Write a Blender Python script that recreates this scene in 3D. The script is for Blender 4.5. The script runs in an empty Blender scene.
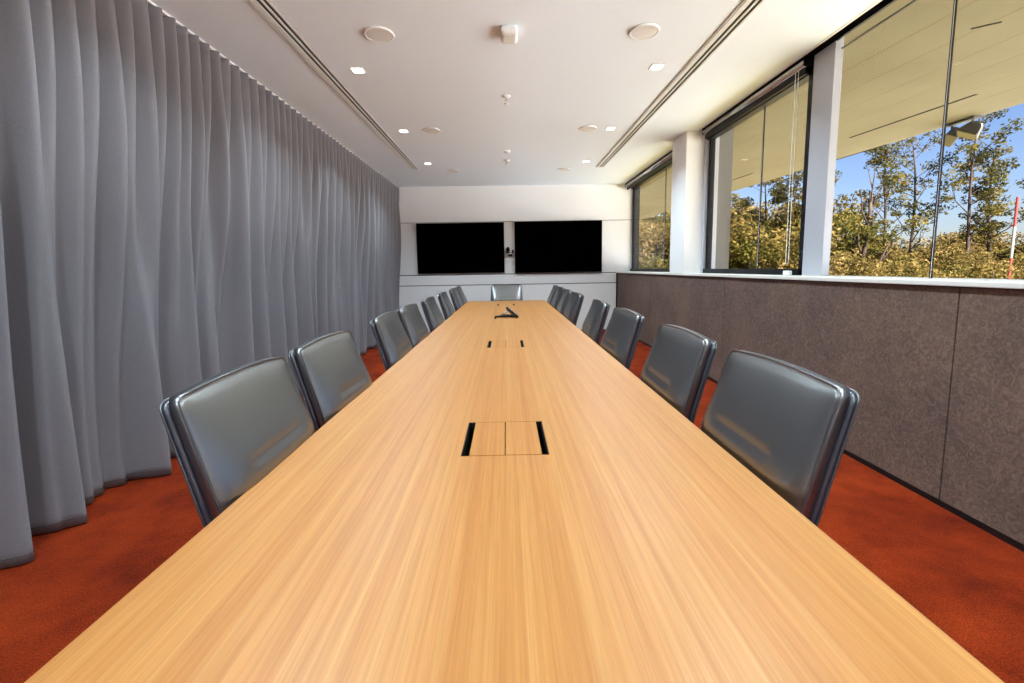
import bpy, bmesh, math, random
from mathutils import Vector, Matrix, noise
random.seed(7)
C = bpy.context.scene.collection
PI = math.pi

# ------------------------------------------------------------------ helpers
def link(name, bm, mat=None, parent=None, smooth=False, loc=None):
    me = bpy.data.meshes.new(name)
    bmesh.ops.recalc_face_normals(bm, faces=bm.faces)
    bm.to_mesh(me); bm.free()
    o = bpy.data.objects.new(name, me); C.objects.link(o)
    for m in (mat if isinstance(mat, (list, tuple)) else [mat]):
        if m: me.materials.append(m)
    if smooth:
        for p in me.polygons: p.use_smooth = True
    if parent: o.parent = parent
    if loc: o.location = loc
    return o

def tag(o, label=None, cat=None, group=None, kind=None):
    if label: o['label'] = label
    if cat: o['category'] = cat
    if group: o['group'] = group
    if kind: o['kind'] = kind
    return o

def empty(name, loc=(0, 0, 0), rz=0, label=None, cat=None, group=None, kind=None):
    o = bpy.data.objects.new(name, None); C.objects.link(o)
    o.empty_display_size = .1
    o.location = loc; o.rotation_euler = (0, 0, rz)
    return tag(o, label, cat, group, kind)

def struct(name, bm, mat, parent=None, **k):
    o = link(name, bm, mat, parent, **k)
    if not parent: o['kind'] = 'structure'
    return o

def box(bm, x0, x1, y0, y1, z0, z1, bevel=0, mi=0, M=None, seg=2):
    r = bmesh.ops.create_cube(bm, size=1)
    vs = r['verts']
    for v in vs:
        v.co = Vector(((x0+x1)/2+v.co.x*(x1-x0), (y0+y1)/2+v.co.y*(y1-y0), (z0+z1)/2+v.co.z*(z1-z0)))
    fs = set(f for v in vs for f in v.link_faces)
    if bevel:
        es = list(set(e for v in vs for e in v.link_edges))
        rr = bmesh.ops.bevel(bm, geom=es, offset=bevel, segments=seg, affect='EDGES', profile=.5)
        fs = set(rr['faces']) | set(f for v in rr['verts'] for f in v.link_faces)
        vs = list(set(v for f in fs for v in f.verts))
    for f in fs: f.material_index = mi
    if M is not None: bmesh.ops.transform(bm, matrix=M, verts=vs)
    return vs

def B(*a, **k):
    bm = bmesh.new(); box(bm, *a, **k); return bm

def lathe(bm, prof, n=32, M=None, mi=0):
    rings = []
    for r, z in prof:
        if r < 1e-6: rings.append([bm.verts.new((0, 0, z))])
        else: rings.append([bm.verts.new((r*math.cos(2*PI*i/n), r*math.sin(2*PI*i/n), z)) for i in range(n)])
    for a, b in zip(rings, rings[1:]):
        for i in range(n):
            j = (i+1) % n
            q = [a[i % len(a)], a[j % len(a)], b[j % len(b)], b[i % len(b)]]
            u = []
            for v in q:
                if v not in u: u.append(v)
            if len(u) > 2:
                f = bm.faces.new(u); f.material_index = mi
    if M is not None: bmesh.ops.transform(bm, matrix=M, verts=[v for r in rings for v in r])

def tube(bm, pts, rad, n=8, closed=False, mi=0, cap=True):
    pts = [Vector(p) for p in pts]; m = len(pts)
    rads = rad if isinstance(rad, (list, tuple)) else [rad]*m
    rings = []; prev = None
    for i, p in enumerate(pts):
        a = pts[(i-1) % m] if (closed or i > 0) else p
        b = pts[(i+1) % m] if (closed or i < m-1) else p
        t = (b-a).normalized()
        if prev is None:
            s = t.cross(Vector((0, 0, 1)))
            if s.length < .1: s = t.cross(Vector((1, 0, 0)))
        else:
            s = prev - t*prev.dot(t)
            if s.length < 1e-5: s = t.cross(Vector((1, 0, 0)))
        s.normalize(); prev = s; q = t.cross(s)
        rings.append([bm.verts.new(p+(s*math.cos(2*PI*k/n)+q*math.sin(2*PI*k/n))*rads[i]) for k in range(n)])
    R = list(zip(rings, rings[1:])) + ([(rings[-1], rings[0])] if closed else [])
    for a, b in R:
        for k in range(n):
            f = bm.faces.new((a[k], a[(k+1) % n], b[(k+1) % n], b[k])); f.material_index = mi
    if cap and not closed:
        bm.faces.new(rings[0]); bm.faces.new(list(reversed(rings[-1])))

def cyl(bm, p0, p1, r, n=20, mi=0): tube(bm, [p0, p1], r, n, mi=mi)

# ------------------------------------------------------------------ materials
def lin(c):
    return tuple((x/255/12.92 if x/255 <= .04045 else ((x/255+.055)/1.055)**2.4) for x in c) + (1,)

def mat(name, rgb, rough=.5, metal=0, spec=.5, **k):
    m = bpy.data.materials.new(name); m.use_nodes = True
    b = m.node_tree.nodes['Principled BSDF']
    b.inputs['Base Color'].default_value = lin(rgb)
    b.inputs['Roughness'].default_value = rough
    b.inputs['Metallic'].default_value = metal
    b.inputs['Specular IOR Level'].default_value = spec
    for kk, v in k.items(): b.inputs[kk.replace('_', ' ')].default_value = v
    return m

class N:
    def __init__(s, m): s.m = m; s.t = m.node_tree; s.b = s.t.nodes.get('Principled BSDF')
    def n(s, typ, **k):
        x = s.t.nodes.new(typ)
        for a, v in k.items():
            if a.startswith('i_'):
                key = a[2:]; key = int(key) if key.isdigit() else key.replace('_', ' ')
                x.inputs[key].default_value = v
            else: setattr(x, a, v)
        return x
    def l(s, a, b): s.t.links.new(a, b)
    def coord(s, scale=(1, 1, 1), kind='Object'):
        tc = s.n('ShaderNodeTexCoord'); mp = s.n('ShaderNodeMapping'); mp.inputs['Scale'].default_value = scale
        s.l(tc.outputs[kind], mp.inputs[0]); return mp.outputs[0]
    def noise(s, vec, scale, detail=4, rough=.55, dist=0):
        x = s.n('ShaderNodeTexNoise'); x.inputs['Scale'].default_value = scale; x.inputs['Detail'].default_value = detail
        x.inputs['Roughness'].default_value = rough; x.inputs['Distortion'].default_value = dist
        s.l(vec, x.inputs['Vector']); return x.outputs['Fac']
    def ramp(s, fac, stops):
        r = s.n('ShaderNodeValToRGB'); e = r.color_ramp.elements
        while len(e) < len(stops): e.new(.5)
        for el, (p, c) in zip(e, stops):
            el.position = p; el.color = lin(c) if len(c) == 3 else c
        s.l(fac, r.inputs[0]); return r.outputs[0]
    def mix(s, fac, a, b, mode='MIX'):
        x = s.n('ShaderNodeMix', data_type='RGBA', blend_type=mode)
        for sock, v in ((x.inputs[0], fac), (x.inputs[6], a), (x.inputs[7], b)):
            if hasattr(v, 'links') or hasattr(v, 'is_linked'): s.l(v, sock)
            else: sock.default_value = v
        return x.outputs[2]
    def bump(s, h, strength=.3, dist=.01):
        b = s.n('ShaderNodeBump'); b.inputs['Strength'].default_value = strength; b.inputs['Distance'].default_value = dist
        s.l(h, b.inputs['Height']); s.l(b.outputs[0], s.b.inputs['Normal'])

M = {}
M['white_paint'] = mat('white_paint', (242, 242, 242), .6)
M['ceiling_paint'] = mat('ceiling_paint', (236, 246, 255), .75, spec=.2)
M['joinery'] = mat('joinery', (240, 240, 240), .45)
M['dark_gap'] = mat('dark_gap', (22, 22, 22), .8, spec=.1)
M['black'] = mat('black', (10, 10, 11), .5)
M['screen'] = mat('screen', (1, 1, 1), .6, spec=.0)
M['dark_frame'] = mat('dark_frame', (13, 14, 21), .5, spec=.25)
M['alu'] = mat('alu', (188, 190, 200), .45, metal=.2)
M['silver'] = mat('silver', (200, 200, 205), .22, metal=.9)
M['sill'] = mat('sill', (232, 228, 220), .4)
M['plastic'] = mat('plastic', (238, 238, 238), .4)
M['brass'] = mat('brass', (190, 185, 175), .3, metal=.8)
M['grille_white'] = mat('grille_white', (225, 225, 222), .6)
M['pier'] = mat('pier', (114, 112, 109), .8)
M['red_paint'] = mat('red_paint', (114, 27, 24), .6)
M['lamp'] = mat('lamp', (255, 255, 255), .5)
b = M['lamp'].node_tree.nodes['Principled BSDF']
b.inputs['Emission Color'].default_value = (1, .98, .95, 1); b.inputs['Emission Strength'].default_value = 6

# timber veneer
m = mat('veneer', (235, 165, 90), .4, spec=.4); n = N(m)
c1 = n.coord((70, .55, 1)); f1 = n.noise(c1, 1.0, 6, .62, .15)
c2 = n.coord((14, .22, 1)); f2 = n.noise(c2, 1.0, 3, .5, .2)
c3 = n.coord((260, 5, 1)); f3 = n.noise(c3, 1.0, 4, .7)
col = n.ramp(f1, [(.28, (157, 97, 40)), (.5, (176, 117, 57)), (.72, (188, 137, 76))])
col = n.mix(.35, col, n.ramp(f2, [(.35, (168, 104, 44)), (.65, (187, 133, 73))]))
col = n.mix(.5, col, n.ramp(f3, [(.3, (205, 205, 205)), (.62, (255, 255, 255))]), 'MULTIPLY')
n.l(col, n.b.inputs['Base Color']); n.bump(f3, .05, .001)
M['veneer'] = m
# carpet
m = mat('carpet', (150, 58, 22), .95, spec=.1); n = N(m)
co = n.coord(); f1 = n.noise(co, 2.2, 6, .68); f2 = n.noise(co, 160, 2, .7)
v = n.n('ShaderNodeTexVoronoi'); v.inputs['Scale'].default_value = 130; n.l(co, v.inputs['Vector'])
col = n.ramp(f1, [(.34, (112, 32, 9)), (.5, (146, 47, 14)), (.66, (170, 60, 19))])
col = n.mix(.8, col, n.ramp(f2, [(.3, (110, 110, 110)), (.7, (255, 255, 255))]), 'MULTIPLY')
n.l(col, n.b.inputs['Base Color']); n.bump(v.outputs['Distance'], .7, .006)
M['carpet'] = m
# dado fabric
m = mat('dado_fabric', (110, 88, 78), .75, spec=.25); n = N(m)
co = n.coord(); f1 = n.noise(co, 26, 5, .65, 2.2); f2 = n.noise(co, 1.6, 4, .6); f3 = n.noise(co, 190, 2, .6)
col = n.ramp(f1, [(.36, (72, 58, 53)), (.5, (103, 83, 74)), (.64, (136, 110, 96))])
col = n.mix(.45, col, n.ramp(f2, [(.35, (88, 74, 72)), (.65, (126, 102, 88))]))
n.l(col, n.b.inputs['Base Color']); n.bump(f1, .5, .004)
M['dado_fabric'] = m
# curtain
m = mat('curtain_cloth', (112, 110, 113), .8, spec=.2, Sheen_Weight=.04, Sheen_Roughness=.5); n = N(m)
co = n.coord((1, 1, 1)); f = n.noise(co, 300, 2, .6)
n.l(n.ramp(f, [(.3, (118, 114, 119)), (.7, (132, 129, 133))]), n.b.inputs['Base Color']); n.bump(f, .15, .001)
M['curtain'] = m
M['hem'] = mat('hem_thread', (40, 38, 38), .9)
# leather
m = mat('leather', (18, 20, 28), .3, IOR=2.9); n = N(m)
co = n.coord(); v = n.n('ShaderNodeTexVoronoi'); v.inputs['Scale'].default_value = 260; n.l(co, v.inputs['Vector'])
n.bump(v.outputs['Distance'], .06, .001)
M['leather'] = m
M['shell'] = mat('shell_leather', (22, 26, 44), .36, IOR=2.0)
M['piping'] = mat('piping', (30, 32, 40), .3, IOR=2.4)
M['chrome'] = mat('chrome', (205, 205, 208), .15, metal=1)
# canopy boards
m = mat('canopy_boards', (214, 204, 172), .8, spec=.2); n = N(m)
co = n.coord(); f = n.noise(co, .8, 4, .6)
sx = n.n('ShaderNodeSeparateXYZ'); n.l(co, sx.inputs[0])
fy = n.n('ShaderNodeMath', operation='MULTIPLY_ADD'); n.l(sx.outputs[1], fy.inputs[0]); fy.inputs[1].default_value = .06; n.l(sx.outputs[0], fy.inputs[2])
fr = n.n('ShaderNodeMath', operation='DIVIDE'); n.l(fy.outputs[0], fr.inputs[0]); fr.inputs[1].default_value = .45
fr2 = n.n('ShaderNodeMath', operation='FRACT'); n.l(fr.outputs[0], fr2.inputs[0])
base = n.ramp(f, [(.35, (114, 107, 85)), (.65, (124, 118, 97))])
line = n.ramp(fr2.outputs[0], [(0, (165, 155, 125)), (.03, (255, 255, 255)), (1, (255, 255, 255))])
n.l(n.mix(1, base, line, 'MULTIPLY'), n.b.inputs['Base Color'])
M['canopy'] = m
# ground
m = mat('grass_ground', (130, 120, 60), .95, spec=.1); n = N(m)
f = n.noise(n.coord(), .15, 6, .6)
n.l(n.ramp(f, [(.35, (120, 112, 60)), (.65, (165, 145, 85))]), n.b.inputs['Base Color'])
M['ground'] = m
m = mat('bounce_pale', (226, 226, 228), .9, spec=.1); n = N(m)
f = n.noise(n.coord(), .6, 6, .6); n.l(n.ramp(f, [(.35, (228, 230, 236)), (.65, (240, 242, 248))]), n.b.inputs['Base Color'])
M['bounce_pale'] = m  # near-white reflector colour for the added slab outside
# glass: clear pane with Fresnel reflection
def glass(name, tint=(.96, .97, .97, 1)):
    m = bpy.data.materials.new(name); m.use_nodes = True; t = m.node_tree; t.nodes.clear(); n = N(m)
    o = n.n('ShaderNodeOutputMaterial'); tr = n.n('ShaderNodeBsdfTransparent'); tr.inputs[0].default_value = tint
    g = n.n('ShaderNodeBsdfGlossy'); g.inputs['Roughness'].default_value = .01
    fr = n.n('ShaderNodeFresnel'); ge = n.n('ShaderNodeNewGeometry'); mr = n.n('ShaderNodeMapRange')
    mr.inputs[3].default_value = 1.1; mr.inputs[4].default_value = 1/1.1; n.l(ge.outputs['Backfacing'], mr.inputs[0]); n.l(mr.outputs[0], fr.inputs[0])
    mx = n.n('ShaderNodeMixShader'); n.l(fr.outputs[0], mx.inputs[0]); n.l(tr.outputs[0], mx.inputs[1]); n.l(g.outputs[0], mx.inputs[2])
    n.l(mx.outputs[0], o.inputs[0]); return m
M['glass'] = glass('window_glass')
# bark / leaves
m = mat('bark', (110, 95, 88), .9, spec=.1); n = N(m)
f = n.noise(n.coord((6, 6, 1)), 1.5, 4, .6); n.l(n.ramp(f, [(.35, (40, 31, 31)), (.65, (75, 63, 58))]), n.b.inputs['Base Color'])
M['bark'] = m
def leafmat(name, a, b_, c):
    m = bpy.data.materials.new(name); m.use_nodes = True; t = m.node_tree; n = N(m); t.nodes.remove(n.b)
    o = t.nodes['Material Output']; d = n.n('ShaderNodeBsdfDiffuse'); tl = n.n('ShaderNodeBsdfTranslucent')
    f = n.noise(n.coord(), .9, 4, .7)
    col = n.ramp(f, [(.36, a), (.5, b_), (.64, c)])
    mx = n.n('ShaderNodeMixShader'); mx.inputs[0].default_value = .35
    n.l(col, d.inputs[0]); n.l(col, tl.inputs[0]); n.l(d.outputs[0], mx.inputs[1]); n.l(tl.outputs[0], mx.inputs[2]); n.l(mx.outputs[0], o.inputs[0])
    return m
M['gum_leaf'] = leafmat('gum_leaf', (41, 44, 23), (73, 68, 35), (110, 95, 50))
M['gold_leaf'] = leafmat('gold_leaf', (56, 50, 26), (92, 78, 42), (120, 102, 66))
M['green_leaf'] = leafmat('green_leaf', (40, 42, 22), (70, 68, 31), (105, 91, 48))

# ------------------------------------------------------------------ room dimensions
H = 2.96; YB = 9.45; YN = -4.2
XL = -2.62; XD = 2.30; XC = 2.42; XG = 2.55; SILL = 1.2

struct('floor', B(XL-.1, XD+.4, YN-.1, YB+.2, -.1, 0), M['carpet'])
struct('ceiling', B(XL-.1, XC, YN-.1, YB+.2, H, H+.12), M['ceiling_paint'])
struct('wall_left', B(XL-.1, XL, YN-.1, YB+.2, 0, H), M['white_paint'])
struct('wall_back', B(XL-.1, XD+.5, YN-.1, YN, 0, H+.3), M['white_paint'])
# far wall: joinery panels with shadow gaps
wf = struct('wall_front', B(XL, XD+.45, YB+.02, YB+.2, 0, H+.25), M['dark_gap'])
bm = bmesh.new(); box(bm, XL, 2.62, YB, YB+.019, 2.25, H, .002); struct('upper_panel', bm, M['joinery'], wf)
bm = bmesh.new(); box(bm, XL, 2.62, YB, YB+.019, 1.19, 2.24, .002); struct('middle_panel', bm, M['joinery'], wf)
bm = bmesh.new(); box(bm, XL, XD-.03, YB-.03, YB+.019, .975, 1.175, .003); struct('ledge_panel', bm, M['joinery'], wf)
bm = bmesh.new(); box(bm, XL, XD-.03, YB-.03, YB+.019, .0, .96, .003); struct('lower_panel', bm, M['joinery'], wf)

# dado on the window side
wr = struct('wall_right', B(XD+.012, XD+.4, YN-.1, YB+.02, 0, SILL-.03), M['dark_gap'])
ys = [YN, -2.7, -.2, 2.283, 4.784, 7.28, YB-.002]
for a, b_ in zip(ys, ys[1:]):
    struct('fabric_panel', B(XD, XD+.012, a+.003, b_-.003, .03, SILL-.032, .0025), M['dado_fabric'], wr)
struct('window_sill', B(XD-.022, XG+.14, YN, YB, SILL-.028, SILL, .004), M['sill'], wr)
struct('baseboard_right', B(XD-.004, XD+.012, YN, YB-.03, 0, .028), M['black'])

# blind pocket above the windows (dark recess)
bm = bmesh.new()
box(bm, XC, XG+.12, YN-.1, YB+.2, H+.16, H+.28)
box(bm, XC-.0, XC+.012, YN-.1, YB+.2, H+.004, H+.16)
box(bm, 2.495, 2.515, YN-.1, YB+.2, H-.006, H+.28)
struct('trim_1', bm, M['dark_frame'])
# slim ceiling edge trim
struct('trim_2', B(XC-.012, XC+.004, YN, YB, H-.004, H+.004), M['white_paint'])

# wall pillar between far and middle window
struct('wall_pillar', B(2.278, 2.66, 5.87, 6.36, SILL, H+.1, .003), M['white_paint'])
struct('trim_3', B(2.50, 2.66, 5.80, 5.869, SILL, H+.1, .002), M['alu'])
# aluminium column between middle and near window
struct('trim_4', B(2.50, 2.562, 3.60, 3.84, SILL, H+.1, .003), M['alu'])

def window(name, y0, y1, z0, z1, frame, joints, head=None, XG=XG):
    e = empty(name, (XG, (y0+y1)/2, SILL), kind='structure')
    def P(bm, nm, m):
        o = link(nm, bm, m); o.parent = e; o.matrix_parent_inverse = e.matrix_basis.inverted(); return o
    f = frame
    if f:
        bm = bmesh.new()
        box(bm, XG-.05, XG+.04, y0, y0+f, z0, z1, .002); box(bm, XG-.018, XG+.04, y1-f, y1, z0, z1, .002)
        box(bm, XG-.05, XG+.04, y0, y1, z0, z0+.055, .002); box(bm, XG-.05, XG+.04, y0, y1, z1-.13, z1, .002)
        P(bm, 'window_frame', M['dark_frame'])
    ed = [y0+f] + joints + [y1-f]
    for a, b_ in zip(ed, ed[1:]):
        P(B(XG-.005, XG+.005, a+.004, b_-.004, z0+(.055 if f else 0), z1-(.05 if f else 0)), 'pane', M['glass'])
    for j in joints:
        bm = bmesh.new(); box(bm, XG-.007, XG+.007, j-.0045, j+.0045, z0, z1)
        P(bm, 'glazing_joint', M['dark_frame'])
        bm = bmesh.new(); box(bm, XG-.009, XG-.007, j-.0075, j-.0045, z0, z1)
        P(bm, 'joint_highlight', M['silver'])  # silver strip stands in for the white highlight beside the dark joint
    if head:
        P(B(XG-.007, XG+.007, y0, y1, head-.003, head+.003), 'transom_bar', M['dark_frame'])
    return e
window('window_1', 6.37, YB-.01, SILL, H+.02, .05, [7.55], XG=2.61)
window('window_2', 3.845, 5.80, SILL, H+.0, .05, [4.62])
window('window_3', YN, 3.598, SILL, H+.10, 0, [-3.5, -1.45, .62, 2.715], head=2.90)
# outer head wall above the glass
struct('wall_head', B(XG-.02, XG+.12, YN-.1, YB+.2, H+.105, H+.3), M['dark_frame'])

# roller blinds rolled up
def roller(y0, y1, label, chain_y=None):
    e = empty('roller_blind', (2.465, (y0+y1)/2, H-.02), label=label, cat='blind', group='rolled up roller blinds')
    def P(bm, nm, m, s=False):
        o = link(nm, bm, m, smooth=s); o.parent = e; o.matrix_parent_inverse = e.matrix_basis.inverted(); return o
    bm = bmesh.new(); cyl(bm, (2.458, y0+.02, H-.045), (2.458, y1-.02, H-.045), .032, 24); P(bm, 'blind_roll', M['silver'], True)
    bm = bmesh.new(); box(bm, 2.458, 2.484, y0+.03, y1-.03, H-.128, H-.080, .006); P(bm, 'bottom_rail', M['dark_frame'])
    bm = bmesh.new(); box(bm, 2.466, 2.469, y0+.03, y1-.03, H-.086, H-.04); P(bm, 'blind_cloth', M['dark_frame'])
    for y in (y0+.012, y1-.012):
        bm = bmesh.new(); box(bm, 2.43, 2.50, y-.006, y+.006, H-.075, H+.01, .002); P(bm, 'bracket', M['dark_frame'])
    if chain_y:
        bm = bmesh.new()
        for d in (-.02, .02): tube(bm, [(2.455, chain_y+d, H-.03), (2.455, chain_y+d, SILL+.12)], .0022, 6)
        tube(bm, [(2.455, chain_y-.02, SILL+.12), (2.455, chain_y-.012, SILL+.1), (2.455, chain_y+.012, SILL+.1), (2.455, chain_y+.02, SILL+.12)], .0022, 6)
        P(bm, 'chain', M['plastic'])
        P(B(2.44, 2.475, chain_y-.05, chain_y+.03, SILL+.001, SILL+.04, .006), 'chain_holder', M['plastic'])
roller(6.38, YB-.02, 'silver roller blind rolled up above the far window')
roller(3.85, 5.79, 'silver roller blind rolled up above the dark-framed middle window, with hanging chain', 3.98)

# ------------------------------------------------------------------ ceiling fittings
def diffuser(x, w, label):
    e = empty('air_diffuser', (x, 3.2, H), label=label, cat='vent', group='linear ceiling diffusers')
    y0, y1 = YN+.3-3.2, 7.83-3.2
    link('slot_backing', B(-w/2, w/2, y0, y1, -.003, -.001), M['black'], e)
    for a, b_ in ((-.5, -.45), (-.39, -.10), (.08, .20), (.38, .5)):
        link('slot_bar', B(a*w, b_*w, y0, y1, -.009, -.003, .001), M['grille_white'], e)
    for y in (y0, y1): link('end_cap', B(-w/2, w/2, y-.006, y+.006, -.009, -.001), M['grille_white'], e)
diffuser(-1.49, .13, 'long slotted air diffuser in ceiling on the curtain side')
diffuser(1.595, .13, 'long slotted air diffuser in ceiling on the window side')

LY = [-2.7, -1.0, .65, 2.33, 4.02, 5.71, 7.42]
near = {4.02: 'nearest visible', 5.71: 'middle', 7.42: 'farthest'}
def downlight(x, y, label):
    e = empty('downlight', (x, y, H), label=label, cat='ceiling light', group='recessed downlights')
    bm = bmesh.new(); box(bm, -.055, .055, -.055, .055, -.006, -.0005, .004)
    link('trim_frame', bm, M['plastic'], e)
    link('lens', B(-.042, .042, -.042, .042, -.009, -.006, .002), M['lamp'], e)
    ld = bpy.data.lights.new('bulb', 'AREA'); ld.shape = 'SQUARE'; ld.size = .08; ld.energy = LAMP; ld.spread = math.radians(140); ld.color = (.71, .895, 1)
    lo = bpy.data.objects.new('bulb', ld); C.objects.link(lo); lo.parent = e; lo.location = (0, 0, -.012)
LAMP = 25
for y in LY:
    if y not in near:
        if y < 3: pass
    for x, s in ((-1.205, 'curtain side'), (1.29, 'window side')):
        lab = 'small square downlight on the %s of ceiling, %s of its row' % (s, near[y]) if y in near else 'small square downlight in ceiling behind the camera on the %s' % s
        downlight(x, y, lab)
def speaker(x, y, label):
    e = empty('ceiling_speaker', (x, y, H), label=label, cat='speaker', group='round ceiling speakers')
    bm = bmesh.new(); lathe(bm, [(0, -.001), (.105, -.001), (.108, -.006), (.104, -.012), (.094, -.014), (.091, -.010)], 48)
    link('rim', bm, M['plastic'], e, smooth=True)
    bm = bmesh.new(); lathe(bm, [(0.091, -.011), (.06, -.0135), (0, -.0145)], 48); link('grille', bm, M['grille_white'], e, smooth=True)
for y, w in ((3.44, 'nearest'), (5.70, 'middle'), (7.97, 'farthest')):
    speaker(-.87, y, 'round white ceiling speaker on the curtain side, %s of three' % w)
    speaker(1.01, y, 'round white ceiling speaker on the window side, %s of three' % w)
# motion sensor
e = empty('motion_sensor', (.05, 3.43, H), label='white box-shaped sensor on ceiling above the table', cat='sensor')
bm = bmesh.new(); box(bm, -.06, .06, -.10, .085, -.05, -.001, .02, seg=5); link('housing', bm, M['plastic'], e, smooth=False)
bm = bmesh.new(); box(bm, -.042, .042, -.055, .065, -.054, -.049, .004, seg=3); link('lens_cover', bm, M['grille_white'], e)
def sprinkler(x, y, label, big=1.):
    e = empty('fire_sprinkler', (x, y, H), label=label, cat='sprinkler', group='ceiling sprinklers')
    bm = bmesh.new(); lathe(bm, [(0, -.001), (.042*big, -.001), (.040*big, -.008), (.018, -.012), (.014, -.02), (0, -.02)], 28); link('escutcheon', bm, M['plastic'], e, smooth=True)
    bm = bmesh.new(); cyl(bm, (0, 0, -.018), (0, 0, -.045), .010, 12)
    for s in (-1, 1): tube(bm, [(0, 0, -.03), (.016*s, 0, -.042), (.014*s, 0, -.058), (0, 0, -.068)], .003, 6)
    link('nozzle', bm, M['brass'], e, smooth=True)
    bm = bmesh.new(); lathe(bm, [(0, -.068), (.022*big, -.070), (.024*big, -.074), (0, -.072)], 20); link('deflector', bm, M['plastic'], e, smooth=True)
sprinkler(.03, 4.64, 'small white sprinkler head on ceiling nearer the camera')
sprinkler(.035, 7.27, 'small white sprinkler head on ceiling nearer the screens', 1.3)
e = empty('smoke_detector', (.045, 6.72, H), label='small white round detector on ceiling beside the far sprinkler', cat='detector')
bm = bmesh.new(); lathe(bm, [(0, -.001), (.045, -.001), (.045, -.012), (.034, -.026), (.02, -.032), (0, -.033)], 32); link('cover', bm, M['plastic'], e, smooth=True)
# hairline seam in ceiling
bm = bmesh.new(); tube(bm, [(-.555, 3.80, H-.0012), (-.54, 4.32, H-.0012)], .0016, 6)
struct('trim_5', bm, M['grille_white'])

# ------------------------------------------------------------------ curtain
random.seed(3)
knots = [(-4.3, -2.38), (-4.0, -2.2), (-3.7, -2.42), (-3.3, -2.25), (-3.0, -2.4), (-2.7, -2.22), (-2.4, -2.41), (-2.1, -2.25), (-1.8, -2.4), (-1.6, -2.35), (-1.3, -2.22), (-1.1, -2.42), (-.8, -2.24), (-.6, -2.42), (-.3, -2.2), (-.15, -2.4), (.15, -2.25), (.35, -2.42), (.6, -2.2), (.75, -2.4), (1.0, -2.22), (1.2, -2.42),
         (1.45, -2.24), (1.58, -2.4), (1.72, -2.42), (1.86, -2.29), (1.99, -2.215), (2.05, -2.36), (2.15, -2.42), (2.22, -2.34), (2.285, -2.225), (2.34, -2.36), (2.45, -2.42), (2.62, -2.43), (2.76, -2.42), (2.86, -2.18), (2.93, -2.34), (3.04, -2.40)]
y = 3.04
while y < YB:
    d = random.uniform(.07, .14); knots.append((y+d, -2.42+random.uniform(0, .03)))
    y += d + random.uniform(.07, .17); knots.append((y, random.uniform(-2.27, -2.18))); 
    d = random.uniform(.05, .08); y += d; knots.append((y, -2.4))
def bottom_x(y):
    for (a, xa), (b_, xb) in zip(knots, knots[1:]):
        if a <= y <= b_:
            t = (y-a)/(b_-a); t = t*t*(3-2*t); return xa+(xb-xa)*t
    return -2.2
knots = [(y, x if y < 8.5 else -2.21+.4*(x+2.3)) for y, x in knots]
def sst(t): t = max(0, min(1, t)); return t*t*(3-2*t)
TOP = H-.022
def fold(ph):
    # rounded ridges towards the room with tight valleys
    c = .5+.5*math.cos(ph)
    return c**.75*2-1
def curtain_x(y, z):
    t = 1-z/TOP
    yy = y + .16*t*noise.noise(Vector((y*.9, .3, 5.1))) + .05*t*noise.noise(Vector((y*3.1, 2.3, 1.1)))
    ph = 2*PI*yy/.122 + .9*math.sin(yy*2.1)+.6*math.sin(yy*5.3+1)
    s = fold(ph)
    ph2 = ph/2 + .9*math.sin(yy*1.7)
    s2 = fold(ph2)
    vary = .75+.9*noise.noise(Vector((yy*2.3, 7.3, 0)))
    w1 = sst(t/.6); w2 = sst((t-.18)/.78)
    x = -2.168 + .058*s*(1-.55*w1) + .105*s2*vary*w1*(1-.45*w2)
    x -= .045*w1
    bot = bottom_x(y+.10*(1-t)*noise.noise(Vector((y*1.1, 9.1, 0))))
    return x*(1-w2)+(bot+.018*s+.022*s2)*w2
bm = bmesh.new()
ny = 1900; nz = 44; y0c, y1c = YN+.05, YB-.035
grid = []
for i in range(ny+1):
    y = y0c+(y1c-y0c)*i/ny
    grid.append([bm.verts.new((curtain_x(y, TOP*(1-j/nz)+.008*(j/nz)), y, TOP*(1-j/nz)+.008*(j/nz))) for j in range(nz+1)])
for i in range(ny):
    for j in range(nz):
        bm.faces.new((grid[i][j], grid[i+1][j], grid[i+1][j+1], grid[i][j+1]))
cur = link('curtain', bm, M['curtain'], smooth=True)
tag(cur, 'full-height grey pleated curtain covering the left side of the room', 'curtain')
sm = cur.modifiers.new('thickness', 'SOLIDIFY'); sm.thickness = .003; sm.offset = -1
bm = bmesh.new()
tube(bm, [(curtain_x(y0c+(y1c-y0c)*i/ny, .045)+.0015, y0c+(y1c-y0c)*i/ny, .045) for i in range(ny+1)], .0012, 4)
link('hem_stitching', bm, M['hem'], cur)
e = empty('curtain_track', (-2.155, 3.9, H), label='slim white curtain track fixed along the ceiling edge', cat='curtain track')
link('rail', B(-.012, .012, YN+.1-3.9, YB-.05-3.9, -.016, -.0005, .002), M['plastic'], e)

# ------------------------------------------------------------------ table
TX0, TX1, TY0, TY1, TZ = -.678, .656, .12, 7.90, .74
bays = [(1.315, 1.618), (3.20, 3.505), (5.075, 5.375), (6.87, 7.16)]
BX0, BX1 = -.147, .121
table = empty('boardroom_table', (0, 4, 0), label='very long boardroom table with straight-grained honey timber veneer top', cat='table')
def TP(nm, bm, m, parent=None, smooth=False):
    o = link(nm, bm, m, smooth=smooth)
    if parent is None:
        o.parent = table; o.matrix_parent_inverse = table.matrix_basis.inverted()
    else: o.parent = parent
    return o
bm = bmesh.new()
ysx = [TY0] + [v for b_ in bays for v in b_] + [TY1]
xs = [TX0, BX0, BX1, TX1]
th = .035
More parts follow.
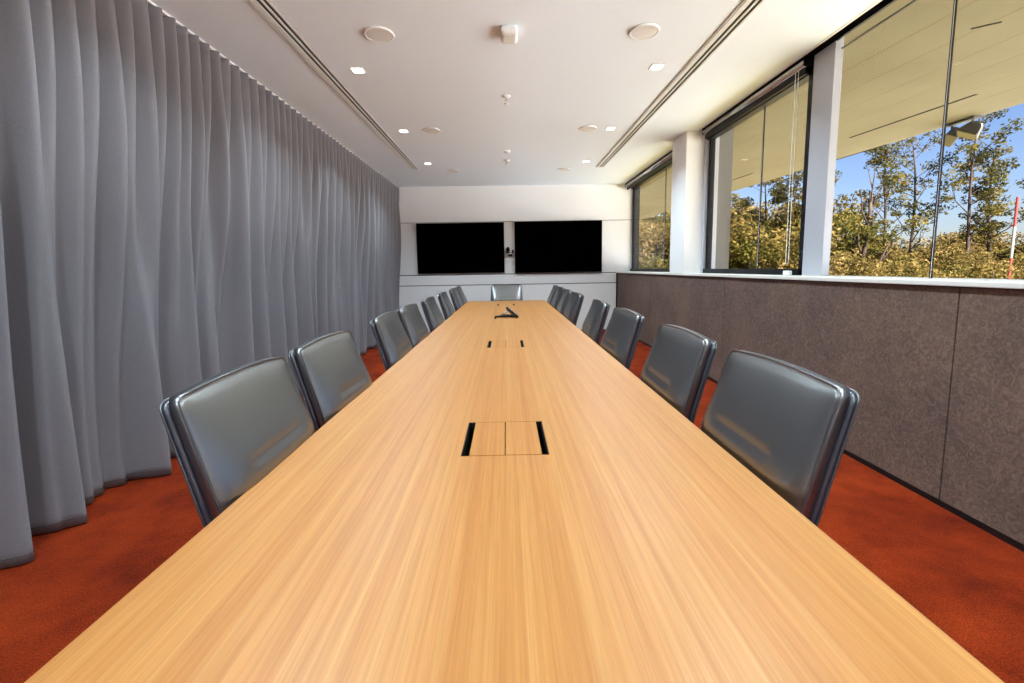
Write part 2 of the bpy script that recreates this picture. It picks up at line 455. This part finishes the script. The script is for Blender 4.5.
# top built as a grid with rectangular openings so the bays are real holes
vt = {}
def gv(i, j, z):
    k = (i, j, z)
    if k not in vt: vt[k] = bm.verts.new((xs[i], ysx[j], z))
    return vt[k]
solid = lambda i, j: 0 <= i < 3 and 0 <= j < len(ysx)-1 and not (i == 1 and j % 2 == 1)
for i in range(3):
    for j in range(len(ysx)-1):
        if not solid(i, j): continue
        for z in (TZ, TZ-th): bm.faces.new([gv(i, j, z), gv(i+1, j, z), gv(i+1, j+1, z), gv(i, j+1, z)])
        for (di, dj, a, b_) in ((-1, 0, (i, j), (i, j+1)), (1, 0, (i+1, j), (i+1, j+1)), (0, -1, (i, j), (i+1, j)), (0, 1, (i, j+1), (i+1, j+1))):
            if not solid(i+di, j+dj): bm.faces.new([gv(*a, TZ), gv(*b_, TZ), gv(*b_, TZ-th), gv(*a, TZ-th)])
TP('tabletop', bm, M['veneer'])
for k, (a, b_) in enumerate(bays):
    bm = bmesh.new()
    box(bm, BX0+.001, BX1-.001, a+.001, b_-.001, TZ-.11, TZ-.10)
    for q in ((BX0+.0002, BX0+.0022, a+.0005, b_-.0005), (BX1-.0022, BX1-.0002, a+.0005, b_-.0005), (BX0+.0005, BX1-.0005, a+.0002, a+.0022), (BX0+.0005, BX1-.0005, b_-.0022, b_-.0002)):
        box(bm, *q, TZ-.10, TZ-.0015)
    bx = TP('cable_box', bm, M['black'])
    TP('lid', B(BX0+.026, -.0145, a+.004, b_-.0022, TZ-.02, TZ), M['veneer'], bx)
    TP('lid', B(-.0115, BX1-.022, a+.004, b_-.0022, TZ-.02, TZ), M['veneer'], bx)
    for o in bx.children: o.matrix_parent_inverse = Matrix()
    bx.name = 'cable_box'
for y in (1.0, 4.2, 7.0):
    TP('leg', B(-.33, .31, y-.04, y+.04, 0, TZ-th-.001 if not any(a-.1 < y < b_+.1 for a, b_ in bays) else TZ-.112, .003), M['veneer'])
TP('beam', B(-.02, .02, 1.05, 6.95, .45, .60, .002), M['dark_frame'])

# ------------------------------------------------------------------ chairs
LEAN = .30
def face_x(z): return -(z-.74)*LEAN
def pad_mesh(hw_b, hw_t, z0, z1, th, xo, bulge, crease=False, crown=.012, corner=.022):
    """upright cushion: front surface at face_x(z)+xo, puffed, rounded rim, thickness th toward -x"""
    bm = bmesh.new(); nu, nv = 44, 44
    def outline(u, v):
        # squircle corners: map unit square so that corners are softly rounded
        hw = hw_b+(hw_t-hw_b)*v
        y = u*hw; z = z0+(z1-z0)*v + crown*(1-u*u)*v**4
        cu = max(0, abs(u)*hw-(hw-corner)); cv = max(0, (v-(1-corner/(z1-z0)))*(z1-z0)); cw = max(0, ((corner/(z1-z0))-v)*(z1-z0))
        c = max(cv, cw)
        if cu > 0 and c > 0:
            mx = max(cu, c); l = math.hypot(cu, c)/mx if mx > 0 else 1
            y -= math.copysign(cu-cu/l, u); z -= math.copysign(c-c/l, .5 if cv > 0 else -.5)
        return y, z
    def lay(back):
        g = []
        for i in range(nu+1):
            u = -1+2*i/nu; row = []
            for j in range(nv+1):
                v = j/nv; y, z = outline(u, v)
                e = (1-abs(u)**6)*(1-abs(2*v-1)**6)
                rim = min(1, (1-abs(u))*26)*min(1, min(v, 1-v)*26); rim = sst(rim)
                x = face_x(z)+xo
                if back: x -= th + .006*e - .004*(1-rim)
                else:
                    bz = max(0, min(1, (1.0-z)/.21)); bz2 = sst(max(0, min(1, (z-.66)/.10))); x += bulge*e + .003*rim + (.034*bz*bz2*(1-abs(u)**8) if crease else 0)
                    if crease:
                        dy = max(0, abs(y)-.135)
                        g1 = math.exp(-((z-.792)/.007)**2-(dy/.02)**2); g2 = math.exp(-((z-.80)/.035)**2-(dy/.05)**2)
                        x -= .009*g1 + .002*g2
                row.append(bm.verts.new((x, y, z)))
            g.append(row)
        return g
    F = lay(False); K = lay(True)
    for g, fl in ((F, 0), (K, 1)):
        for i in range(nu):
            for j in range(nv):
                q = (g[i][j], g[i+1][j], g[i+1][j+1], g[i][j+1])
                bm.faces.new(q if not fl else q[::-1])
    def per(g):
        return [g[i][0] for i in range(nu+1)]+[g[nu][j] for j in range(1, nv+1)]+[g[i][nv] for i in range(nu-1, -1, -1)]+[g[0][j] for j in range(nv-1, 0, -1)]
    a, b_ = per(F), per(K); m = len(a)
    for i in range(m):
        j = (i+1) % m
        bm.faces.new((a[i], b_[i], b_[j], a[j]))
    return bm, [v.co.copy() for v in a], [v.co.copy() for v in b_]

def make_chair():
    t = empty('boardroom_chair')
    bm, pf, pb = pad_mesh(.290, .267, .50, 1.003, .030, 0, .006, crease=True)
    back = link('backrest', bm, M['leather'], t, smooth=True)
    bm = bmesh.new(); tube(bm, [p+Vector((.001, 0, 0)) for p in pf], .0028, 8, closed=True)
    link('piping', bm, M['piping'], back, smooth=True)
    bm, sf, sb = pad_mesh(.290, .267, .47, .991, .018, -.035, .0, crown=.008)
    sh = link('back_shell', bm, M['shell'], t, smooth=True)
    bm = bmesh.new(); tube(bm, [p+Vector((-.001, 0, 0)) for p in sb], .003, 8, closed=True)
    link('shell_piping', bm, M['piping'], sh, smooth=True)
    # seat cushion, forward of the back
    bm = bmesh.new(); box(bm, .05, .49, -.25, .25, .40, .475, .025, seg=4)
    seat = link('seat', bm, M['leather'], t, smooth=True)
    bm = bmesh.new(); tube(bm, [(.05, -.251, .44), (.45, -.251, .44), (.471, -.23, .44), (.471, .23, .44), (.45, .251, .44), (.05, .251, .44)], .003, 6)
    link('seat_piping', bm, M['piping'], seat, smooth=True)
    bm = bmesh.new(); box(bm, -.02, .44, -.21, .21, .375, .399, .008); link('seat_pan', bm, M['black'], t)
    for s in (-1, 1):
        bm = bmesh.new(); tube(bm, [(.12, .15*s, .382), (.02, .15*s, .38), (-.02, .15*s, .42), (-.018, .15*s, .56)], .012, 10)
        link('back_bracket', bm, M['chrome'], t, smooth=True)
    bm = bmesh.new(); lathe(bm, [(0, .06), (.03, .06), (.03, .20), (.02, .205), (.02, .375), (0, .375)], 24, Matrix.Translation((.23, 0, 0)))
    link('gas_column', bm, M['chrome'], t, smooth=False)
    for k in range(5):
        a = 2*PI*k/5+.3; d = Vector((math.cos(a), math.sin(a), 0)); c0 = Vector((.23, 0, 0))
        bm = bmesh.new(); tube(bm, [c0+d*.02+Vector((0, 0, .10)), c0+d*.15+Vector((0, 0, .09)), c0+d*.27+Vector((0, 0, .068))], [.020, .016, .011], 10)
        leg = link('base_arm', bm, M['chrome'], t, smooth=True)
        bm = bmesh.new(); q = Vector((-d.y, d.x, 0)); p = c0+d*.268+Vector((0, 0, .027))
        for s in (-1, 1): cyl(bm, p+q*.004*s, p+q*.018*s, .0265, 18)
        cyl(bm, p+Vector((0, 0, .0)), p+Vector((0, 0, .036)), .007, 8)
        link('castor', bm, M['black'], leg, smooth=False)
    return t
proto = make_chair()
def copy_tree(o, parent=None):
    c = o.copy(); C.objects.link(c)
    if parent: c.parent = parent
    for ch in o.children: copy_tree(ch, c)
    return c
ordn = ['nearest the camera', 'second from the camera', 'third from the camera', 'fourth from the camera', 'fifth from the camera', 'sixth from the camera', 'seventh from the camera', 'closest to the screens']
spots = []
for y, o_, r in zip((1.335, 2.00, 3.02, 3.71, 4.70, 5.75, 6.88, 7.60), ordn, (.01, -.02, .02, -.02, .0, .02, .01, -.01)):
    spots.append((-.715, y, 0+r, 'black leather boardroom chair on the curtain side of the table, ' + o_))
for y, o_, r in zip((1.305, 2.04, 3.015, 3.89, 5.16, 5.90, 6.68, 7.36), ordn, (-.0, -.0, .02, -.03, .01, -.01, .02, 0)):
    spots.append((.709, y, PI+r, 'black leather boardroom chair on the window side of the table, ' + o_))
spots.append((.0, 7.97, -PI/2, 'black leather chair alone at the head of the table below the screens'))
for i, (x, y, rz, lab) in enumerate(spots):
    c = proto if i == 0 else copy_tree(proto)
    c.location = (x, y, 0); c.rotation_euler = (0, 0, rz)
    tag(c, lab, 'chair', 'leather chairs around the boardroom table')

# ------------------------------------------------------------------ screens
def tv(x0, x1, z0, z1, label, th=.055):
    e = empty('wall_screen', ((x0+x1)/2, YB, z0), label=label, cat='television', group='pair of wall screens')
    w = (x1-x0)/2; h = z1-z0
    bm = bmesh.new(); box(bm, -w, w, -.02-th, -.02, 0, h, .003); fr = link('casing', bm, M['black'], e)
    link('screen_panel', B(-w+.008, w-.008, -.0225-th, -.0205-th, .012, h-.008), M['screen'], e)
    link('wall_bracket', B(-w*.5, w*.5, -.0195, -.0005, h*.3, h*.7), M['black'], e)
tv(-1.805, -.030, 1.212, 2.228, 'large black wall screen on the curtain side')
tv(.182, 1.960, 1.197, 2.232, 'large black wall screen on the window side', .075)
# camera between the screens
e = empty('conference_camera', (.078, YB, 1.60), label='small black video camera on a bracket between the two screens', cat='camera')
bm = bmesh.new(); box(bm, -.09, .09, -.11, -.0, -.012, .0, .003); link('shelf', bm, M['silver'], e)
bm = bmesh.new(); lathe(bm, [(0, 0.0005), (.05, .0005), (.052, .02), (.03, .035), (0, .035)], 28, Matrix.Translation((-.035, -.055, 0))); link('camera_base', bm, M['black'], e, smooth=True)
bm = bmesh.new(); lathe(bm, [(0, .035), (.028, .037), (.042, .07), (.036, .105), (.018, .13), (0, .135)], 28, Matrix.Translation((-.035, -.055, 0))); hd = link('camera_head', bm, M['black'], e, smooth=True)
bm = bmesh.new(); cyl(bm, (-.035, -.092, .075), (-.035, -.106, .075), .02, 20); link('lens', bm, M['screen'], hd)
bm = bmesh.new(); box(bm, .045, .085, -.09, -.02, .0005, .07, .006); link('control_box', bm, M['black'], e)
bm = bmesh.new(); box(bm, -.035, .05, -.02, -.0, -.06, -.012, .003); link('mount', bm, M['black'], e)

# conference phone on the table
e = empty('conference_phone', (0, 5.22, TZ), label='black and silver conference phone with raised display standing on far end of the table', cat='phone')
bm = bmesh.new()
tube(bm, [(-.13, -.05, .012), (-.05, -.03, .016), (.0, -.03, .022), (.06, -.04, .016), (.12, -.06, .012)], [.010, .014, .018, .014, .011], 12)
link('base', bm, M['black'], e, smooth=True)
bm = bmesh.new(); box(bm, -.012, .012, -.055, .055, 0, .175, .006, M=Matrix.Translation((.128, -.03, .006)) @ Matrix.Rotation(-math.radians(51), 4, 'Y'))
sl = link('display_slab', bm, M['black'], e)
bm = bmesh.new(); box(bm, .013, .015, -.048, .048, .012, .163, M=Matrix.Translation((.128, -.03, .006)) @ Matrix.Rotation(-math.radians(51), 4, 'Y'))
link('display_bezel', bm, M['silver'], sl)
bm = bmesh.new(); tube(bm, [(-.075, -.035, .022), (-.03, -.03, .05), (.012, -.03, .078), (.045, -.03, .05), (.065, -.035, .02)], [.008, .012, .014, .012, .008], 10)
link('stand', bm, M['silver'], e, smooth=True)

# ------------------------------------------------------------------ outside
GZ = -4.0
struct('ground', B(XG+.4, 160, -80, 200, GZ-.2, GZ), M['ground'])
struct('added_bounce_slab', B(10.5, 90, -80, 17.5, GZ, GZ+.03), M['bounce_pale'])  # unseen pale slab, added to bounce sunlight through the windows onto the ceiling
ZC = 3.15
edge = lambda y: 6.175-.06*(y-5.58) if y < 17 else 5.49-.02*(y-17)
cyn = [-12, -4, 2, 5.6, 8.6, 12.5, 17, 26, 40]
bm = bmesh.new()
pv = [[bm.verts.new((x, y, z)) for z in (ZC, ZC+.35)] for y in cyn for x in (XG+.13, edge(y))]
for i in range(len(cyn)-1):
    a, b_, c_, d = pv[2*i], pv[2*i+1], pv[2*i+2], pv[2*i+3]
    bm.faces.new((a[0], b_[0], d[0], c_[0])); bm.faces.new((a[1], b_[1], d[1], c_[1]))
    bm.faces.new((b_[0], b_[1], d[1], d[0])); bm.faces.new((a[0], a[1], c_[1], c_[0]))
struct('roof_canopy', bm, M['canopy'])
# gutter and drip grooves under the canopy
cano = bpy.data.objects['roof_canopy']
def strip(pts, w, nm, m, z=ZC-.004):
    bm = bmesh.new()
    for (a, b_) in zip(pts, pts[1:]):
        a = Vector((*a, z)); b_ = Vector((*b_, z)); d = (b_-a).normalized(); q = Vector((-d.y, d.x, 0))*w/2
        vs = [a+q, a-q, b_-q, b_+q]; lo = [bm.verts.new(v) for v in vs]; hi = [bm.verts.new(v+Vector((0, 0, .003))) for v in vs]
        bm.faces.new(lo); bm.faces.new(hi[::-1])
        for i in range(4): bm.faces.new((lo[i], lo[(i+1) % 4], hi[(i+1) % 4], hi[i]))
    return link(nm, bm, m, cano)
strip([(5.29, 5.28), (5.15, 6.98)], .035, 'light_slot', M['dark_gap'])
strip([(5.06, 9.5), (4.93, 12.6)], .035, 'light_slot', M['dark_gap'])
strip([(5.0, 15.9), (4.9, 19.5)], .035, 'light_slot', M['dark_gap'])
strip([(3.76, 3.85), (3.90, 3.75)], .02, 'light_slot', M['dark_gap'])
strip([(edge(7.4)-.02, 7.4), (edge(9.5)-.02, 9.5)], .03, 'gutter_edge', M['dark_gap'])
struct('roof_slab', B(XL-.4, XG+.13, YN-.4, YB+.6, H+.3, H+.55), M['pier'])
struct('wall_outer', B(XL-.3, XL-.1, YN-.4, YB+.6, GZ, H+.3), M['pier'])
struct('exterior_pillar', B(XG+.12, 2.88, 5.90, 6.35, GZ, ZC), M['pier'])
struct('wall_below_window', B(XG+.1, XG+.35, YN-.4, YB+.6, GZ, SILL-.04), M['pier'])

# floodlights hung at the canopy edge
e = empty('floodlight', (6.08, 6.22, ZC), label='pair of grey floodlights hanging from the edge of the outdoor canopy', cat='floodlight')
bm = bmesh.new(); box(bm, -.05, .05, -.2, .2, -.03, -.002, .004)
for y in (-.14, .14): cyl(bm, (0, y, -.02), (0, y, -.10), .012, 8)
link('bracket', bm, M['pier'], e)
for y, rx, rz in ((-.14, .5, .5), (.13, -.4, -.4)):
    Mx = Matrix.Translation((0, y, -.15)) @ Matrix.Rotation(rz, 4, 'Z') @ Matrix.Rotation(rx, 4, 'X') @ Matrix.Rotation(.5, 4, 'Y')
    bm = bmesh.new(); vs = box(bm, -.07, .07, -.115, .115, -.095, .08, .01)
    for v in vs:
        if v.co.z > 0: v.co.x *= .55; v.co.y *= .6
    bmesh.ops.transform(bm, matrix=Mx, verts=bm.verts)
    hd = link('lamp_head', bm, mat('flood_grey', (84, 80, 76), .6), e)
    bm = bmesh.new(); box(bm, -.06, .06, -.105, .105, -.099, -.094); bmesh.ops.transform(bm, matrix=Mx, verts=bm.verts); link('lamp_glass', bm, mat('flood_glass', (95, 92, 88), .3), hd)

# striped pole
e = empty('striped_pole', (22.3, 20, GZ), label='thin red and white striped pole rising among the trees', cat='pole')
zz = 0; k = 0; top = 4.03-GZ
while zz < top-.05:
    h = min(1.35, top-zz); bm = bmesh.new(); cyl(bm, (0, 0, zz), (0, 0, zz+h), .05 if k else .055, 10)
    link('pole_section', bm, M['red_paint'] if k % 2 == 1 else M['pier'], e); zz += h; k += 1

# trees
def leaf(bm, p, s, rnd):
    d = Vector((rnd.gauss(0, 1), rnd.gauss(0, 1), rnd.gauss(0, .8))).normalized(); q = d.cross(Vector((rnd.gauss(0, 1), rnd.gauss(0, 1), rnd.gauss(0, 1)))).normalized()
    a = d*s; b_ = q*s*.45
    bm.faces.new([bm.verts.new(p-a), bm.verts.new(p+b_), bm.verts.new(p+a), bm.verts.new(p-b_)])
def clump(bm, c, r, k, s, rnd, flat=.6):
    for _ in range(k):
        while True:
            v = Vector((rnd.uniform(-1, 1), rnd.uniform(-1, 1), rnd.uniform(-1, 1)))
            if v.length < 1: break
        leaf(bm, c+Vector((v.x*r, v.y*r, v.z*r*flat)), s*rnd.uniform(.6, 1.3), rnd)
def gum(h, seed, spread=2.0, bare=False, start=.42, k=26):
    rnd = random.Random(seed); wb = bmesh.new(); lb = bmesh.new()
    pts = []; x = y = 0
    for i in range(9):
        pts.append(Vector((x, y, h*i/8*.97))); x += rnd.uniform(-.18, .18); y += rnd.uniform(-.18, .18)
    tube(wb, pts, [(.15 if bare else .11)*(1-i/9*(.7 if bare else .85))+.01 for i in range(9)], 8)
    def on(f):
        q = f*8; i = min(7, int(q)); return pts[i].lerp(pts[i+1], q-i)
    nb = 17 if not bare else 8; bt = 2 if bare else 1
    for b_ in range(nb):
        f = start+(1-start)*(b_+rnd.random()*.7)/nb; p = on(min(.99, f)); a = rnd.uniform(0, 2*PI)+b_*2.4
        L = spread*rnd.uniform(.6, 1.15)*(1.15-f*.55); up = rnd.uniform(.5, 1.25) if not bare else rnd.uniform(1.6, 2.6)
        if bare: L *= 1.5
        d = Vector((math.cos(a), math.sin(a), up)).normalized()
        m1 = p+d*L*.5+Vector((rnd.uniform(-.15, .15), rnd.uniform(-.15, .15), .0)); e_ = p+d*L+Vector((0, 0, .12*L))
        tube(wb, [p, m1, e_], [.05*(1.2-f)*bt, (.03*(1.2-f)+.006)*bt, .008*bt], 6)
        if bare:
            tube(wb, [m1, m1+Vector((rnd.uniform(-.5, .5), rnd.uniform(-.5, .5), .9))], [.035, .015], 5); continue
        for c, r in ((e_, .42), (m1.lerp(e_, .55)+Vector((rnd.uniform(-.4, .4), rnd.uniform(-.4, .4), .15)), .34), (e_+Vector((rnd.uniform(-.6, .6), rnd.uniform(-.6, .6), rnd.uniform(-.4, .35))), .36), (m1+Vector((rnd.uniform(-.5, .5), rnd.uniform(-.5, .5), .2)), .28)):
            if rnd.random() < .82:
                tube(wb, [m1, c], [.012, .005], 4)
                clump(lb, c, r*rnd.uniform(1.0, 1.6), int(k*2.5), .09, rnd, .5)
    if not bare: clump(lb, pts[-1]+Vector((0, 0, .1)), .55, k*3, .09, rnd)
    return wb, lb
def tree(x, y, top, seed, label, **kw):
    e = empty('tall_tree', (x, y, GZ), label=label, cat='tree', group='tall thin gum trees')
    wb, lb = gum(top-GZ, seed, **kw)
    link('trunk', wb, M['bark'], e, smooth=True)
    if len(lb.verts): link('foliage', lb, M['gum_leaf'], e)
    else: lb.free()
    return e
tree(21.6, 26, 7.9, 11, 'tall slender gum tree left of the near window joint, right of the bare tree', start=.45)
tree(24.2, 27, 8.4, 12, 'tall slender gum tree standing behind the near window joint', start=.5, spread=2.2, k=14)
tree(24.9, 25, 8.4, 23, 'tall slender gum tree just right of the near window joint, under the floodlights', start=.45, spread=2.3)
tree(26.9, 25, 7.7, 14, 'tall slender gum tree beside the red and white pole', start=.5, spread=2.1, k=18)
tree(27.8, 23.5, 7.9, 15, 'tall slender gum tree at the right edge of the picture', start=.5)
tree(18.9, 28, 6.9, 16, 'tall gum tree partly hidden by the grey column between windows', start=.5, spread=1.6)
tree(18.6, 24, 5.2, 17, 'bare dead tree with forked leafless branches against the sky', bare=True, start=.45, spread=1.6)
tree(16.75, 33, 5.9, 18, 'leafy tree at the left in the middle window', start=.35, spread=2.6, k=40)
tree(17.2, 30, 6.8, 19, 'leafy tree near the center of the middle window', start=.35, spread=2.4, k=36)
tree(17.0, 27, 6.7, 20, 'slim gum tree at the right in the middle window', start=.4, spread=1.7)
tree(12.7, 42, 5.6, 21, 'leafy tree at the left in the far window', start=.35, spread=2.8, k=44)
tree(13.8, 40, 5.8, 22, 'leafy tree at the right in the far window', start=.35, spread=2.8, k=44)

def bush_mesh(seed, w=3.0, h=6.4, k=7000, s=.10):
    rnd = random.Random(seed); bm = bmesh.new()
    cl = [(Vector((rnd.uniform(-w*.75, w*.75), rnd.uniform(-w*.75, w*.75), h*rnd.uniform(.55, .92))), rnd.uniform(.55, 1.1)) for _ in range(26)]
    for c, r in cl: clump(bm, c, r, k//26, s, rnd, .75)
    wb = bmesh.new()
    for c, r in cl[:9]: tube(wb, [(c.x*.12, c.y*.12, 0), (c.x*.45, c.y*.45, c.z*.55), c], [.10, .05, .015], 6)
    return bm, wb
protos = []
for i, (mm, sd) in enumerate((('gold_leaf', 1), ('green_leaf', 2), ('gold_leaf', 3))):
    fb, wb = bush_mesh(sd)
    e = empty('bushy_tree', (0, 0, GZ)); link('foliage', fb, M[mm], e); link('trunk', wb, M['bark'], e, smooth=True); protos.append(e)
rnd = random.Random(5); used = [0, 0, 0]
for row, (yd, st, hs) in enumerate(((22, .095, .86), (27, .085, .98), (34, .075, 1.12))):
    s = .255 + row*.03
    while s < 1.25:
        k = rnd.choice((0, 1, 2, 1)) if s < .655 else rnd.choice((0, 0, 1, 2, 2))
        e = protos[k] if not used[k] else copy_tree(protos[k]); used[k] = 1
        yy = yd*(1.5 if s < .42 else 1.15 if s < .6 else 1)*rnd.uniform(.95, 1.05); sc = hs*rnd.uniform(.92, 1.1)*(1.5 if s < .42 else 1.42 if s < .655 else .97)
        e.location = (yy*s, yy, GZ); e.rotation_euler = (0, 0, rnd.uniform(0, 6.28)); e.scale = (sc, sc, sc*rnd.uniform(.93, 1.04))
        tag(e, ('dense green' if k == 1 else 'golden green')+' bushy tree in the low thicket under the tall gums', 'tree', 'bushy trees of the %s thicket' % ('green' if k == 1 else 'golden'))
        s += st*rnd.uniform(.8, 1.15)*(1 if s > .42 else .8)

# ------------------------------------------------------------------ light
w = bpy.data.worlds.new('sky'); bpy.context.scene.world = w; w.use_nodes = True
nt = w.node_tree; bg = nt.nodes['Background']
sky = nt.nodes.new('ShaderNodeTexSky'); sky.sky_type = 'NISHITA'; sky.sun_disc = False
sky.sun_elevation = math.radians(42); sky.sun_rotation = math.radians(158); sky.air_density = 1.2; sky.dust_density = .6; sky.ozone_density = 2.0
tn = nt.nodes.new('ShaderNodeMix'); tn.data_type = 'RGBA'; tn.blend_type = 'MULTIPLY'; tn.inputs[0].default_value = 1; tn.inputs[7].default_value = (.86, .92, 1.25, 1)
nt.links.new(sky.outputs[0], tn.inputs[6]); nt.links.new(tn.outputs[2], bg.inputs[0]); bg.inputs[1].default_value = .125
sd = bpy.data.lights.new('sun', 'SUN'); sd.energy = 38; sd.angle = .009; sd.color = (1, .93, .80)
so = bpy.data.objects.new('sun', sd); C.objects.link(so)
az = math.radians(158); el = math.radians(44)
dirn = Vector((math.sin(az)*math.cos(el), math.cos(az)*math.cos(el), math.sin(el)))   # towards the sun (behind the room)
so.rotation_euler = dirn.to_track_quat('Z', 'Y').to_euler(); so.location = dirn*30

# ------------------------------------------------------------------ camera
cd = bpy.data.cameras.new('camera'); cam = bpy.data.objects.new('camera', cd); C.objects.link(cam)
r = Vector((0.99979315826875, -0.012784404083411704, -0.01581770183149792))
u = Vector((0.017198395554745827, 0.11630022982109965, 0.9930651900725863))
f = Vector((0.010856144312813154, 0.9931318218422928, -0.11649604531857692))
mw = Matrix((r, u, -f)).transposed().to_4x4(); mw.translation = (0, 0, 1.3); cam.matrix_world = mw
cd.sensor_width = 36; cd.lens = 455/1024*36; cd.shift_y = -19.92/1024; cd.clip_end = 500; cd.clip_start = .02
S = bpy.context.scene; S.camera = cam
S.view_settings.view_transform = 'Standard'; S.view_settings.look = 'None'; S.view_settings.gamma = 1
S.view_settings.use_curve_mapping = False; S.view_settings.exposure = .28
